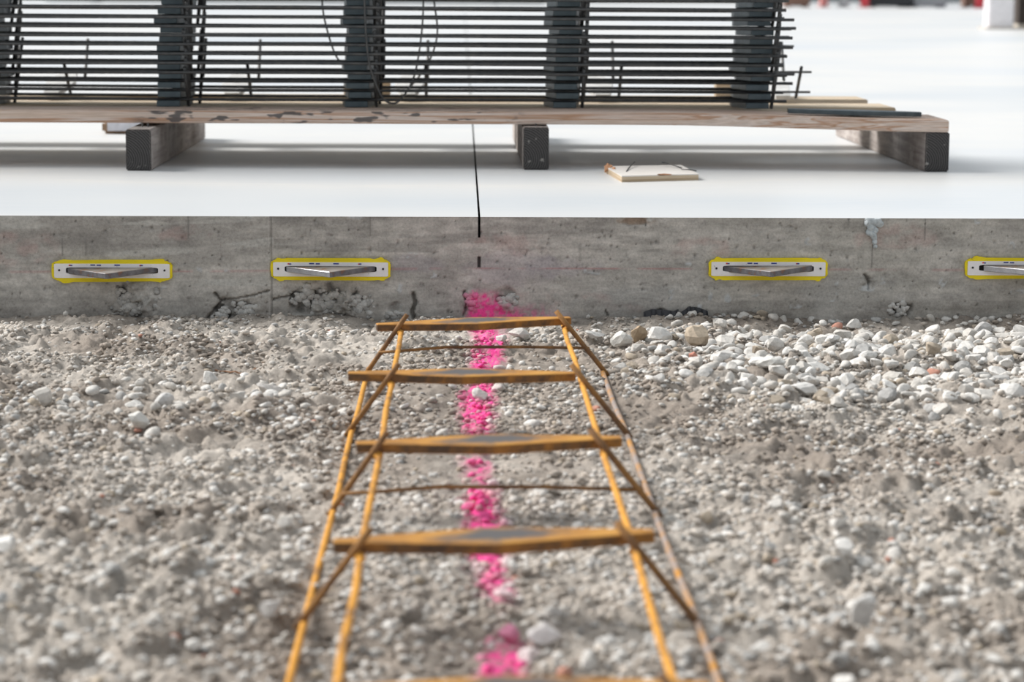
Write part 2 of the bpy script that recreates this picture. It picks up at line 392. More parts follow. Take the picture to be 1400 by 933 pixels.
floor_o = floor.build('floor', MAT_TOP); floor_o.data.materials.append(MAT_RAW)
tag(floor_o, 'white troweled concrete slab with a sawn joint and formed grey edge', kind='structure')
n0 = MB()       # groove of the saw cut
n0.add([(CUT0, YF, CUTZ), (CUT1, YF, CUTZ), (CUT1, FAR, CUTZ), (CUT0, FAR, CUTZ), (CUT0, YF, ZT), (CUT1, YF, ZT), (CUT1, FAR, ZT), (CUT0, FAR, ZT)],
       [(0, 1, 2, 3), (0, 3, 7, 4), (1, 5, 6, 2)])
n0.build('saw_cut', MAT_SLOT, floor_o)
face_o = link('slab_edge', me, MAT_FACE, floor_o); tag(face_o, 'rough grey formed edge of the slab')
for sgn in (-1, 1):   # the edge carries on beyond the view
    e = MB(); x0, x1 = (1.30, 40) if sgn > 0 else (-40, -1.30)
    e.add([(x0, YF, ZB), (x1, YF, ZB), (x1, YF, ZT), (x0, YF, ZT)], [(0, 1, 2, 3)]); e.build('slab_edge', MAT_RAW, floor_o)

# mortar drip hanging from the slab edge
dr = MB()
def stone_pts(seed, sub=1, planes=7, lo=.55, hi=.9):
    bm = bmesh.new(); bmesh.ops.create_icosphere(bm, subdivisions=sub+1, radius=1.0)
    R = random.Random(seed)
    for _ in range(planes):
        n = Vector((R.gauss(0, 1), R.gauss(0, 1), R.gauss(0, 1))).normalized(); d = R.uniform(lo, hi)
        for v in bm.verts:
            q = v.co.dot(n)
            if q > d: v.co -= n*(q-d)
    for v in bm.verts: v.co *= 1+R.uniform(-.05, .05)
    V = [v.co.copy() for v in bm.verts]; Fs = [tuple(v.index for v in fc.verts) for fc in bm.faces]; bm.free()
    return V, Fs
R_ = random.Random(5)
for (px, py, s) in [(1188, 300, 8), (1197, 303, 8), (1184, 304, 6), (1190, 310, 7), (1187, 317, 5.5), (1195, 315, 5), (1194, 323, 6), (1191, 320, 5), (1195, 331, 4), (1196, 337, 3), (1202, 306, 5)]:
    V_, F_ = stone_pts(R_.randint(0, 999), 1)
    dr.add([(U(px)+p.x*s*.0011, YF-.001+p.y*.005, min(ZT, Vz(px, py)+p.z*s*.00115)) for p in V_], F_)
tag(dr.build('mortar_drip', MAT_MORTAR, floor_o), 'pale grey mortar drip down the slab edge')

# coarse aggregate showing where the concrete did not fill the form
lump_x, lump_z, lump_r = [], [], []
for (cx, cy, rx, ry, n_) in ((187, 408, 30, 22, 85), (170, 424, 22, 14, 50), (418, 405, 26, 16, 48), (455, 418, 38, 22, 90), (492, 420, 18, 20, 30), (330, 426, 28, 12, 40), (693, 408, 14, 12, 26), (643, 412, 9, 14, 16), (1232, 424, 18, 11, 24), (300, 432, 12, 8, 14), (540, 432, 16, 7, 16)):
    for _ in range(n_):
        a_ = rng.uniform(0, 6.283); q = rng.random()**.6
        lump_x.append(U(cx+rx*q*math.cos(a_))); lump_z.append(Vz(cx, cy+ry*q*math.sin(a_))); lump_r.append(rng.uniform(.002, .0078)*(1.25-.5*q))
HV, HF = [], []; off = 0; HS = [stone_pts(600+k, 0, 6, .45, .85) for k in range(8)]; HC = []
for k in range(len(lump_x)):
    V_, F_ = HS[k % 8]; rr = lump_r[k]; an = rng.uniform(0, 6.28); ca, sa = math.cos(an), math.sin(an)
    if lump_z[k] > .0555 and abs(lump_z[k]-.0727) < .024: continue
    for p in V_: HV.append((lump_x[k]+rr*1.2*(p.x*ca-p.z*sa), YF+.0015+p.y*rr*.75, lump_z[k]+rr*(p.x*sa+p.z*ca)))
    HF += [tuple(i+off for i in q) for q in F_]; off += len(V_)
    gq = rng.uniform(.8, 1.25); pv_ = max(0, 1-abs((lump_x[k]-U(655))/.035))*.9
    HC += [np.array([.46, .45, .43])*gq*(1-pv_)+np.array([.92, .07, .34])*pv_]*len(V_)
me_ = mesh_np('honeycomb', HV, np.array(HF)); color_attr(me_, 'tint', np.clip(np.array(HC), 0, 1))
tag(link('honeycomb', me_, MAT_FACE, floor_o), kind='stuff')

# ------------------------------------------------------------------ ground
RAILX = {'outer': (-.123, .181), 'inner': (-.0775, .1335)}
def pink(x, y):
    yc = np.array([1.0, 1.6168, 1.7129, 1.8675, 2.1104, 2.3091, 2.5475, 2.7348, 3.0104, 3.2377, 3.4])
    xc = np.array([.03, .0289, .0345, .0251, .0205, .016, .0165, .0208, .0354, .0379, .037])
    sy = np.array([1.0, 1.57, 1.60, 1.66, 1.70, 1.74, 1.80, 1.88, 1.96, 2.05, 2.15, 2.22, 2.32, 2.42, 2.48, 2.60, 2.74, 2.84, 2.92, 3.0, 3.4])
    sv = np.array([.9, .9, .95, .9, .6, .12, .5, .6, .8, .98, .9, .4, .62, .45, .8, .98, .95, .5, .65, 1, 1])
    w = np.interp(y, [1.5, 2.2, 2.9, 3.4], [.018, .020, .022, .028])
    d = np.abs(x-np.interp(y, yc, xc))/w
    p = np.exp(-d**2*1.1)*np.interp(y, sy, sv)*(.25+1.5*fbm(x*60, y*45, 120, 3))
    return np.clip(sstep(.14, .80, p)*(.35+.65*sstep(.36, .52, vnoise(x*230, y*190, 125)))*1.05, 0, 1)
PINK = np.array([.92, .07, .34])
def heap(x, y):      # the denser spread of gravel on the right
    w = .10*(fbm(x*7, y*7, 130, 3)-.5)*2
    a = sstep(.16, .24, x+w*.6)*sstep(2.60, 2.72, y+w+.0*x)*sstep(3.30, 3.20, y-w*.5)
    a = a*(1-.85*np.exp(-(((x-.30)/.09)**2+((y-2.66)/.10)**2)))
    return a
def ground_h(x, y):
    h = .016*(fbm(x*5, y*5, 140, 3)-.5)*2 + .009*(fbm(x*20, y*20, 150, 3)-.5)*2
    rr = fbm(x*70, y*70, 160, 3); h = h + .007*(np.abs(rr-.5)*2-.25) + .006*(vnoise(x*150, y*150, 163)-.5)
    cl = fbm(x*34, y*34, 165, 2); h = h + (.0075+.004*sstep(2.6, 2.0, y))*sstep(.54, .64, cl)
    h = h + .006*heap(x, y)
    h = h*(1-.45*np.exp(-((YF-y)/.06)**2)) + .007*np.exp(-((YF-y)/.04)**2)*(fbm(x*14, y*3, 170, 3)) - .004
    # settled flat under the basket so its rails lie on it
    near = np.exp(-((x-.029)/.20)**4)*sstep(3.05, 2.95, y)
    h = h*(1-.55*near) - .003*near
    for xr in RAILX['outer']:
        k = np.exp(-((x-xr)/.007)**2)*sstep(3.0, 2.95, y); h = h*(1-k) + np.minimum(h, .0005)*k
    return h
gx = np.arange(-1.35, 1.351, .0042); gy = np.concatenate([np.arange(.72, 1.40, .0085), np.arange(1.40, 3.3995, .0042)])
GX, GY = np.meshgrid(gx, gy, indexing='ij'); GZ = ground_h(GX, GY)
V = np.stack([GX, GY, GZ], -1).reshape(-1, 3); n0_, n1_ = GX.shape
ii, jj = np.meshgrid(np.arange(n0_-1), np.arange(n1_-1), indexing='ij'); a = (ii*n1_+jj).ravel()
me = mesh_np('ground', V, np.stack([a, a+n1_, a+n1_+1, a+1], -1))
def dirt_tint(x, y):
    q = sstep(.28, .72, fbm(x*6, y*6, 180, 4))[..., None]; q2 = fbm(x*45, y*45, 190, 3)[..., None]
    c = np.array([.34, .295, .255])*(1-q) + np.array([.53, .485, .435])*q
    c = c*(.72+.40*q2)
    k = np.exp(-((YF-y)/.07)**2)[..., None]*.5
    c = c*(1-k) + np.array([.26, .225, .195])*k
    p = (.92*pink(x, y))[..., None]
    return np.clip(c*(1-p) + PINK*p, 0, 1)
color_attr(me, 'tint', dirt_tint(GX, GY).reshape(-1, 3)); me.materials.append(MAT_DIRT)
me.polygons.foreach_set('use_smooth', [True]*len(me.polygons))
ground = link('ground', me); tag(ground, 'dusty grey brown earth in front of the slab, with a pink paint line', kind='structure')
ap = MB()
for (x0, x1, y0, y1) in ((-40, -1.35, -6, YF+.02), (1.35, 40, -6, YF+.02), (-1.35, 1.35, -6, .72)):
    ap.add([(x0, y0, 0), (x1, y0, 0), (x1, y1, 0), (x0, y1, 0)], [(0, 1, 2, 3)])
o = ap.build('ground_beyond', MAT_DIRT, ground)
color_attr(o.data, 'tint', np.tile([.42, .37, .32], (len(ap.V), 1)))

# --- stones
STONES = []
for s in range(14):
    V_, F_ = stone_pts(100+s, 1, 9 if s % 2 else 12, .42, .80)
    mm_ = mesh_py('stone_shape', V_, F_); mm_.materials.append(MAT_STONE); STONES.append(mm_)
ICO = [stone_pts(200+s, 1, 9, .42, .80) for s in range(10)]
ICOS = [stone_pts(250+s, 0, 4, .55, .9) for s in range(10)]
def white_tone(n):
    q = rng.random(n)[:, None]; c = np.array([.50, .475, .44])*(1-q) + np.array([.70, .685, .66])*q
    w = rng.random(n); c[w < .08] = np.array([.42, .36, .29]); c[(w > .08) & (w < .20)] = np.array([.40, .395, .385]); c[(w > .20) & (w < .206)] = np.array([.48, .25, .19])
    return c
def scatter(n, xr, yr, dens, s0, s1, pw=2.0):
    x = rng.uniform(*xr, n); y = rng.uniform(*yr, n); k = rng.random(n) < dens(x, y); x, y = x[k], y[k]
    s = s0 + (s1-s0)*rng.random(len(x))**pw
    return x, y, s
L = []
# gravel spread on the right, thinner scatters elsewhere (radius in metres)
L.append(scatter(9000, (.13, 1.34), (2.45, 3.32), lambda x, y: heap(x, y)*(.35+.65*sstep(.2, .5, x)), .0045, .0145, 2.6))
L.append(scatter(1500, (-1.3, 1.3), (1.3, 3.3), lambda x, y: .15+.85*sstep(.52, .66, fbm(x*4, y*4, 210, 3)), .0035, .0095, 2.4))
L.append(scatter(420, (.05, .42), (1.45, 2.2), lambda x, y: .4+.6*sstep(.45, .6, fbm(x*9, y*9, 220, 3)), .0035, .0095, 2.0))
L.append(scatter(160, (-.42, -.18), (2.55, 2.82), lambda x, y: 1.0+0*x, .004, .0105, 1.8))
L.append(scatter(70, (-.56, -.42), (2.62, 2.75), lambda x, y: 1.0+0*x, .004, .010, 1.8))
L.append(scatter(700, (-.5, .5), (1.40, 2.2), lambda x, y: .5+0*x, .0040, .0085, 1.8))
L.append(scatter(260, (-.7, -.08), (1.45, 2.0), lambda x, y: .6+0*x, .0035, .0085, 2.2))
L.append(scatter(9000, (-1.3, 1.3), (1.3, 3.36), lambda x, y: (np.abs(x) < .26*y+.08)*np.clip(.08+.55*sstep(2.5, 1.9, y)+.92*sstep(.42, .60, fbm(x*6, y*6, 240, 3)), 0, 1), .0024, .0062, 1.6))
L.append(scatter(160, (.30, 1.2), (YF-.030, YF-.008), lambda x, y: 1.0+0*x, .004, .009, 1.6))
SX = np.concatenate([q[0] for q in L]); SY = np.concatenate([q[1] for q in L]); SR = np.concatenate([q[2] for q in L])
keep = np.ones(len(SX), bool)
for xr in (-.123, .181): keep &= ~((np.abs(SX-xr) < SR+.005) & (SY < 3.0))
keep &= SY < YF-SR*1.0-.002
NOTE = [  # x, y, radii (x,y,z), colour, label : stones one can point to
 (.0806, 3.185, (.018, .013, .011), (.56, .54, .51), 'largest pale stone beside the pink paint under the farthest rusted plate'),
 (.0534, 3.104, (.011, .009, .007), (.58, .56, .53), 'small pale stone on the pink paint in front of the largest pale stone there'),
 (.2192, 3.139, (.016, .013, .013), (.62, .61, .58), 'chunky white stone left of the upright tan stone near the wall'),
 (.2461, 3.165, (.013, .011, .0145), (.38, .29, .20), 'upright tan brown stone near the wall, right of the rusted basket'),
 (.3234, 3.090, (.018, .015, .017), (.46, .385, .30), 'big tan brown block standing at the back edge of the white gravel'),
 (.0206, 2.712, (.013, .010, .008), (.60, .585, .56), 'pale stone sitting on the pink line just nearer than the second rusted plate'),
 (-.3607, 2.520, (.014, .012, .011), (.66, .645, .61), 'rounded white stone on bare dirt left of the rusted basket'),
 (-.3484, 2.642, (.013, .010, .009), (.60, .59, .575), 'angular white stone just behind the rounded white one on the left dirt'),
 (-.4979, 2.690, (.012, .011, .013), (.60, .57, .53), 'upright whitish stone in the small heap at far left'),
 (-.3196, 2.870, (.012, .010, .010), (.58, .57, .55), 'white stone at the back of the left scatter, alone on flat dirt'),
 (-.2644, 2.668, (.014, .011, .010), (.52, .50, .47), 'greyish stone lying at the front of the left scatter'),
 (-.235, 2.735, (.018, .014, .010), (.50, .475, .45), 'wide flat stone in the left scatter, nearest to the basket'),
 (.307, 1.690, (.0105, .009, .013), (.55, .54, .525), 'upright grey stone alone on dirt in the right foreground'),
 (.0602, 1.672, (.014, .011, .010), (.63, .60, .59), 'blurred white stone beside the nearest pink paint patch'),
 (.036, 1.692, (.009, .008, .010), (.66, .28, .40), 'pink splashed stone at the top of the nearest paint patch'),
 (-.3848, 1.895, (.013, .012, .011), (.68, .67, .65), 'blurred white stone at the left edge of the foreground'),
 (.3859, 2.838, (.020, .014, .009), (.62, .61, .58), 'long flat white stone at the front edge of the gravel'),
 (.5069, 2.955, (.018, .014, .012), (.58, .565, .54), 'flat pale stone in the gravel, middle of the right side'),
 (.4546, 2.895, (.022, .015, .011), (.60, .59, .57), 'biggest long white stone in the middle of the gravel'),
 (.3273, 2.812, (.012, .010, .008), (.56, .56, .56), 'grey white stone at the lower left corner of the dense gravel'),
 (.30, 2.93, (.009, .008, .010), (.52, .24, .18), 'small brick red stone among white gravel'),
 (.7384, 3.215, (.016, .014, .014), (.46, .45, .44), 'grey stone near the wall at the far right'),
 (.4048, 2.685, (.016, .012, .008), (.62, .61, .59), 'flat white stone apart on dirt below the gravel'),
 (.2699, 3.105, (.020, .014, .011), (.60, .59, .57), 'white stone between the two tan brown ones'),
 (-.148, 1.730, (.013, .010, .009), (.52, .50, .48), 'blurred grey stone beside the left rusted rail in the foreground'),
 (.183, 3.165, (.016, .010, .008), (.58, .57, .55), 'low white stone left of the chunky white stone near the wall'),
 (.50, 3.19, (.010, .009, .011), (.48, .41, .33), 'small tan stone behind the gravel, close to the wall'),
]
for (x, y, rad, c, lab) in NOTE: keep &= np.hypot(SX-x, SY-y) > max(rad[:2])+SR*.55
SX, SY, SR = SX[keep], SY[keep], SR[keep]
# drop the most overlapped ones so neighbours mostly touch rather than merge
order = np.argsort(-SR); cell = {}; sel = []
for k in order:
    x, y, rr = SX[k], SY[k], SR[k]; kx, ky = int(x/.03), int(y/.03); bad = False
    for a_ in (-1, 0, 1):
        for b_ in (-1, 0, 1):
            for (qx, qy, qr) in cell.get((kx+a_, ky+b_), ()):
                if (qx-x)**2+(qy-y)**2 < (.70*(qr+rr))**2: bad = True; break
            if bad: break
        if bad: break
    if not bad: cell.setdefault((kx, ky), []).append((x, y, rr)); sel.append(k)
SX, SY, SR = SX[sel], SY[sel], SR[sel]
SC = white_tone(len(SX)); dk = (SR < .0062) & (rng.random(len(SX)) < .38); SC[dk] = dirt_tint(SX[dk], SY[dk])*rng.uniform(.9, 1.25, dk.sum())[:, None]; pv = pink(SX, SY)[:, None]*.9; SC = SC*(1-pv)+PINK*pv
vis = np.abs(SX-.0224*SY) < .224*SY+.01
score = np.where(vis & (SY > 1.55), SR/SY, 0); top = set(np.argsort(-score)[:273].tolist())
SZ = ground_h(SX, SY)
Rr = random.Random(9)
for k in sorted(top):
    o = link('stone', STONES[Rr.randrange(14)], None, ground)
    rr = float(SR[k]); o.location = (SX[k], SY[k], SZ[k]+rr*.32)
    o.scale = (rr*Rr.uniform(.95, 1.35), rr*Rr.uniform(.85, 1.1), rr*Rr.uniform(.62, .92))
    o.rotation_euler = (Rr.uniform(-.3, .3), Rr.uniform(-.3, .3), Rr.uniform(0, 6.28)); o.color = (*SC[k], 1)
for k, (x, y, rad, c, lab) in enumerate(NOTE):
    o = link('stone', STONES[(k*3+1) % 14]); z = float(ground_h(np.array([x]), np.array([y]))[0])
    o.location = (x, y, z+.002+rad[2]*.90); o.scale = tuple(q*1.12 for q in rad); o.rotation_euler = (0, 0, Rr.uniform(-.5, .5)); o.color = (*c, 1)
    tag(o, lab, 'stone')
def joined(name, x, y, z, rr, col, shapes, parent, flat=(.6, .95), sink=.3):
    VV = []; FF = []; CC = []; off = 0; n = len(x); typ = rng.integers(0, len(shapes), n)
    for s, (V_, F_) in enumerate(shapes):
        id_ = np.where(typ == s)[0]; m_ = len(id_)
        if not m_: continue
        P = np.array(V_); nv = len(P); an = rng.uniform(0, 6.283, m_); ca, sa = np.cos(an), np.sin(an)
        sc = np.stack([rng.uniform(.9, 1.35, m_), rng.uniform(.8, 1.1, m_), rng.uniform(*flat, m_)], -1)*rr[id_][:, None]
        Q = P[None]*sc[:, None]; tl = rng.uniform(-.4, .4, m_)
        q2 = np.stack([Q[..., 0]*ca[:, None]-Q[..., 1]*sa[:, None], Q[..., 0]*sa[:, None]+Q[..., 1]*ca[:, None], Q[..., 2]+Q[..., 0]*tl[:, None]*.5], -1)
        q2 += np.stack([x[id_], y[id_], z[id_]+rr[id_]*sink], -1)[:, None]
        VV.append(q2.reshape(-1, 3)); FF.append((np.array(F_)[None]+(np.arange(m_)*nv)[:, None, None]+off).reshape(-1, 3)); off += m_*nv
        CC.append(np.repeat(col[id_], nv, 0))
    me = mesh_np(name, np.concatenate(VV), np.concatenate(FF)); color_attr(me, 'tint', np.clip(np.concatenate(CC), 0, 1))
    return tag(link(name, me, MAT_GRAVEL, parent), kind='stuff')
rest = np.array([k for k in range(len(SX)) if k not in top])
big = rest[SR[rest] > .0058]; sml = rest[SR[rest] <= .0058]
joined('gravel', SX[big], SY[big], SZ[big], SR[big], SC[big], ICO, ground)
joined('fine_gravel', SX[sml], SY[sml], SZ[sml], SR[sml], SC[sml], ICOS, ground)
# crumbs of dry earth over everything
def ico0(seed):
    bm = bmesh.new(); bmesh.ops.create_icosphere(bm, subdivisions=1, radius=1.0); R = random.Random(seed)
    for v in bm.verts: v.co *= R.uniform(.7, 1.15)
    V_ = [v.co.copy() for v in bm.verts]; F_ = [tuple(v.index for v in fc.verts) for fc in bm.faces]; bm.free(); return V_, F_
ICO0 = [ico0(s) for s in range(8)]
nC = 125000
d_ = rng.random(nC)**.8; cy = 1.42 + (3.375-1.42)*rng.random(nC)**.9; cx = rng.uniform(-1, 1, nC)*(.30+.235*cy)+.02*cy
kk = rng.random(nC) < (.10+.40*sstep(2.4, 1.9, cy)+.90*sstep(.40, .58, fbm(cx*8, cy*9, 230, 3))); cx, cy = cx[kk], cy[kk]
cr = .0014 + .0044*rng.random(len(cx))**3.0
for xr in (-.123, .181):
    q = np.abs(cx-xr) > .006; cx, cy, cr = cx[q], cy[q], cr[q]
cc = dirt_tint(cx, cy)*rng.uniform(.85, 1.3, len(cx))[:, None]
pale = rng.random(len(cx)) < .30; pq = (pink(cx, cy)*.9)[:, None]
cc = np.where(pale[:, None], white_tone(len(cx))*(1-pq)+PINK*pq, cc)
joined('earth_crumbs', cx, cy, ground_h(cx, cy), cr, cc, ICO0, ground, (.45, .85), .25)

# black membrane scrap torn out at the foot of the wall
for (pts, lab) in (([(.270, .004), (.281, .009), (.298, .0085), (.314, .006), (.322, .009)], 'left half of a torn black membrane strip at the wall foot'),
                   ([(.326, .004), (.338, .014), (.352, .012), (.366, .006)], 'right half of a torn black membrane strip at the wall foot')):
    b = MB(); T = []; Bt = []
    n = 22
    for k in range(n):
        tt = k/(n-1); x = pts[0][0]+(pts[-1][0]-pts[0][0])*tt
        h = float(np.interp(x, [p[0] for p in pts], [p[1] for p in pts])); wv = .0025*math.sin(k*1.3)+.0015*math.sin(k*2.9)
        T += [(x, YF-.010+wv-.004, .002), (x, YF-.008+wv*.5, .006+h*.9), (x, YF-.005+wv*.5, .0065+h*.9), (x, YF-.006+wv, .002)]
    for k in range(n-1):
        for e in range(4): Bt.append((k*4+e, k*4+(e+1) % 4, k*4+4+(e+1) % 4, k*4+4+e))
    Bt += [(3, 2, 1, 0), ((n-1)*4, (n-1)*4+1, (n-1)*4+2, (n-1)*4+3)]
    tag(b.add(T, Bt).build('membrane_scrap', MAT_BLACK), lab, 'scrap')
# thin reddish twig lying on the dirt at left
tw = MB(); pts = []
for k in range(9):
    x = -.318+.052*k/8; y = 2.925+.004*math.sin(k); pts.append((x, y, float(ground_h(np.array([x]), np.array([y]))[0])+.003+.001*math.sin(k*1.7)))
tag(tw.tube(pts, .0011, 6).build('twig', MAT_TWIG), 'thin reddish twig on dirt behind the left stone scatter', 'twig')

# ------------------------------------------------------------------ dowel plates cast into the wall
def outline(w, h, seed, amp, n=64, corner=.4):
    R = random.Random(seed); pts = []
    for k in range(n):
        an = 2*math.pi*k/n; c, s = math.cos(an), math.sin(an); e = .16
        x = math.copysign(abs(c)**e, c)*w/2; z = math.copysign(abs(s)**e, s)*h/2
        ex = abs(x)/(w/2); z *= 1-.28*max(0, (ex-.86)/.14)
        lo = amp*2.4*(math.sin(an*7+seed)+math.sin(an*13+2*seed))*.5; pts.append((x+R.uniform(-amp, amp), z+R.uniform(-amp, amp)+(lo if abs(ex) < .9 else 0)))
    return pts
wall_note = ['leftmost', 'second from left, beside the vertical form joint', 'third from left, right of the pink paint', 'rightmost, cut off by the frame']
for k, (px, py) in enumerate(POCK):
    cx, cz = U(px), Vz(px, py)
    root = empty('dowel_sleeve', (cx, YF, cz)); 
    tag(root, ('white plastic dowel sleeve ringed in yellow paint, ' + wall_note[k]), 'dowel sleeve', 'dowel sleeves along the wall')
    def ring(name, outer, inner, yo, th, mat):
        n = len(outer); b = MB(); V_ = []
        for (x, z), (xi, zi) in zip(outer, inner): V_ += [(x, yo, z), (xi, yo, zi), (x, yo+th, z), (xi, yo+th, zi)]
        F_ = []
        for i in range(n):
            a_, c_ = i*4, ((i+1) % n)*4
            F_ += [(a_, a_+1, c_+1, c_), (a_, c_, c_+2, a_+2), (a_+1, a_+3, c_+3, c_+1)]
        return b.add(V_, F_).build(name, mat, root)
    n = 96
    yo = outline(.177, .0335, 11+k, .0007, n); 
    inn = []
    for i in range(n):
        an = 2*math.pi*i/n; c, s = math.cos(an), math.sin(an); inn.append((math.copysign(abs(c)**.12, c)*.0800, math.copysign(abs(s)**.12, s)*.0088))
    yo = [(x, z-.0005) for x, z in yo]
    ring('paint_border', yo, inn, -.0034, .004, MAT_YEL)
    so = [(math.copysign(abs(math.cos(2*math.pi*i/n))**.06, math.cos(2*math.pi*i/n))*.0850, math.copysign(abs(math.sin(2*math.pi*i/n))**.06, math.sin(2*math.pi*i/n))*.0106-.0004) for i in range(n)]
    si = [(math.copysign(abs(math.cos(2*math.pi*i/n))**.10, math.cos(2*math.pi*i/n))*.0680, math.copysign(abs(math.sin(2*math.pi*i/n))**.35, math.sin(2*math.pi*i/n))*.0046) for i in range(n)]
    ring('sleeve_face', so, si, -.0044, .005, MAT_WHITE)
    b = MB(); b.box(-.0705, .0705, .0095, .0105, -.0056, .0056); b.build('sleeve_slot', MAT_SLOT, root)
    for (mx, mz, w_, mat) in ((-.062, .0078, .0014, MAT_RED), (-.0597, .0076, .0016, MAT_BLUE), (.042, .0078, .0012, MAT_RED), (.044, .0078, .0016, MAT_BLUE),
                              (-.028, .0083, .0035, MAT_BLUE), (-.019, .0080, .003, MAT_BLUE), (.008, .0082, .004, MAT_BLUE)):
        b = MB(); b.box(mx-w_, mx+w_, -.0049, -.0044, mz-.0009, mz+.0009); b.build('printed_mark', mat, root)
    for sx_ in (-1, 1):     # nail heads that held the sleeve to the form
        b = MB(); b.tube([(sx_*.0775, -.0055, .0005), (sx_*.0775, -.0042, .0005)], .0016, 8); b.build('nail_hole', MAT_SLOT, root)
    # the steel plate itself
    h = .070; t_ = .0082
    root2 = empty('dowel_plate', (cx + (.0 if k != 3 else .004), YF, cz), (0, math.radians([-1.0, -.4, -1.2, -.5][k]), math.radians([2, 3, -3, 5][k])))
    tag(root2, 'diamond steel dowel plate in the ' + ['leftmost yellow ringed sleeve, rusty brown', 'second yellow ringed sleeve, bright left edge', 'third yellow ringed sleeve, rust on its right edge', 'last sleeve at the right frame edge'][k], 'dowel plate', 'dowel plates along the wall')
    b = MB(); q = [(-h+.004, 0), (-.002, -h), (.002, -h), (h-.004, 0)]
    back = [(h-.012, .0085), (-h+.012, .0085)]
    pl = q+back; nn = len(pl)
    V_ = [(x, y, z) for z in (-t_/2, t_/2) for (x, y) in pl]
    top_ = tuple(range(nn, 2*nn)); bot_ = tuple(range(nn-1, -1, -1))
    sd = [(i, (i+1) % nn, nn+(i+1) % nn, nn+i) for i in range(nn)]
    b.add(V_, [top_, bot_]+sd); me_ = b.me('plate'); bevel(me_, .0007)
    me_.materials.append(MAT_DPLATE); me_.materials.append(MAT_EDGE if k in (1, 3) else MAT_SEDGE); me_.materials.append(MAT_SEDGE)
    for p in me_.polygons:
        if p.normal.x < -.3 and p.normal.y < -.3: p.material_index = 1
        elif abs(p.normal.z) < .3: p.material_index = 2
    link('plate', me_, None, root2)

# ------------------------------------------------------------------ dowel baskets
def plate_mesh(L_=.250, wc=.056, we=.012, t_=.009, name='plate'):
    h = L_/2; P = [(-h, -we/2), (0, -wc/2), (h, -we/2), (h, we/2), (0, wc/2), (-h, we/2)]; nn = 6
    b = MB(); b.add([(x, y, z) for z in (-t_/2, t_/2) for (x, y) in P],
                    [tuple(range(nn, 2*nn)), tuple(range(nn-1, -1, -1))]+[(i, (i+1) % nn, nn+(i+1) % nn, nn+i) for i in range(nn)])
    return bevel(b.me(name), .0008)
# rusted basket in the foreground: runs along Y, plates across
bk = empty('dowel_basket', (.0285, 2.0, 0))
tag(bk, 'orange rusted dowel basket standing on the dirt over the pink line', 'dowel basket')
def rel(p): return (p[0]-.0285, p[1]-2.0, p[2])
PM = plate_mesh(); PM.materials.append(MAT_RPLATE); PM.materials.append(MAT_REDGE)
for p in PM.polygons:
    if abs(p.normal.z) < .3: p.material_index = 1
rows = [  # centre x, y, yaw, tilt
 (.0155, 2.886, .17, -.012), (.0000, 2.490, 0.0, 0.0), (.0260, 2.112, .080, -.006), (.0256, 1.733, .10, -.008), (.0270, 1.342, .06, 0), (.028, .975, .05, 0)]
for (x, y, yw, tl) in rows:
    o = link('plate', PM, None, bk); o.location = rel((x, y, .0645)); o.rotation_euler = (0, tl, yw)
def wob(p0, p1, n, amp, seed):
    R = random.Random(seed); P = []
    for k in range(n+1):
        t_ = k/n; p = Vector(p0).lerp(Vector(p1), t_); e = amp if 0 < k < n else 0
        P.append((p.x+R.uniform(-e, e), p.y, p.z+R.uniform(-e, e)*.35))
    return P
WR = .0031
MB().tube([rel(p) for p in wob((-.0770, 2.905, .0565), (-.0777, .90, .0565), 14, .0012, 1)], WR, 10).build('top_rail', MAT_RUST, bk, True)
MB().tube([rel(p) for p in wob((.1308, 2.940, .0565), (.1358, .90, .0565), 14, .0012, 2)], WR, 10).build('top_rail', MAT_RUST, bk, True)
MB().tube([rel(p) for p in wob((-.1195, 2.900, .0038), (-.1225, .90, .0038), 14, .0010, 3)], WR, 10).build('bottom_rail', MAT_RUST, bk, True)
MB().tube([rel(p) for p in wob((.1790, 2.945, .0038), (.1835, .90, .0038), 14, .0010, 4)], WR, 10).build('bottom_rail', MAT_RUST_GREY, bk, True)
legs = []
for (x, y, yw, tl) in rows:      # each leg is welded against the near side of its plate
    fy = lambda q: y+(q-x)*math.tan(yw)-.0150
    legs.append(((-.0690, fy(-.0775)), (.1195, fy(.1335))))
for k, ((lx, ly), (rx_, ry_)) in enumerate(legs):
    ml, mr_ = MAT_RUST_BROWN, MAT_RUST_BROWN
    a0, a1 = Vector((lx, ly, .0805)), Vector((-.1245-.003*(k % 2), ly+.006, -.0005))
    MB().tube([rel(a0.lerp(a1, q/4)) for q in range(5)], WR*1.0, 10).build('leg', ml, bk, True)
    a0, a1 = Vector((rx_, ry_, .0805)), Vector((.186, ry_-.016, -.0005))
    MB().tube([rel(a0.lerp(a1, q/4)) for q in range(5)], WR*1.0, 10).build('leg', mr_, bk, True)
    # orange weld at the plate crossing
    for (xx, yy) in ((-.0775, ly+.001), (.1335, ry_+.001)):
        V_, F_ = stone_pts(300+k, 0, 3, .8, .95)
        MB().add([rel((xx+p.x*.0052, yy+p.y*.0065, .0572+p.z*.0052)) for p in V_], F_).build('weld', MAT_RUST, bk, True)
    if k in (0, 2, 4):
        zz = .034 if k == 0 else .024
        fx = lambda z: (.0805-z)/.081
        xl = lx+(-.1245-lx)*fx(zz); xr = rx_+(.186-rx_)*fx(zz)
        pts = [rel(p) for p in ((xl-.004, ly-.006, zz-.001), (-.02, (2*ly+ry_)/3+.002, zz+.003), (.08, (ly+2*ry_)/3, zz+.002), (xr+.004, ry_-.009, zz))]
        MB().tube(pts, .0019, 8).build('cross_wire', MAT_RUST_BROWN, bk, True)

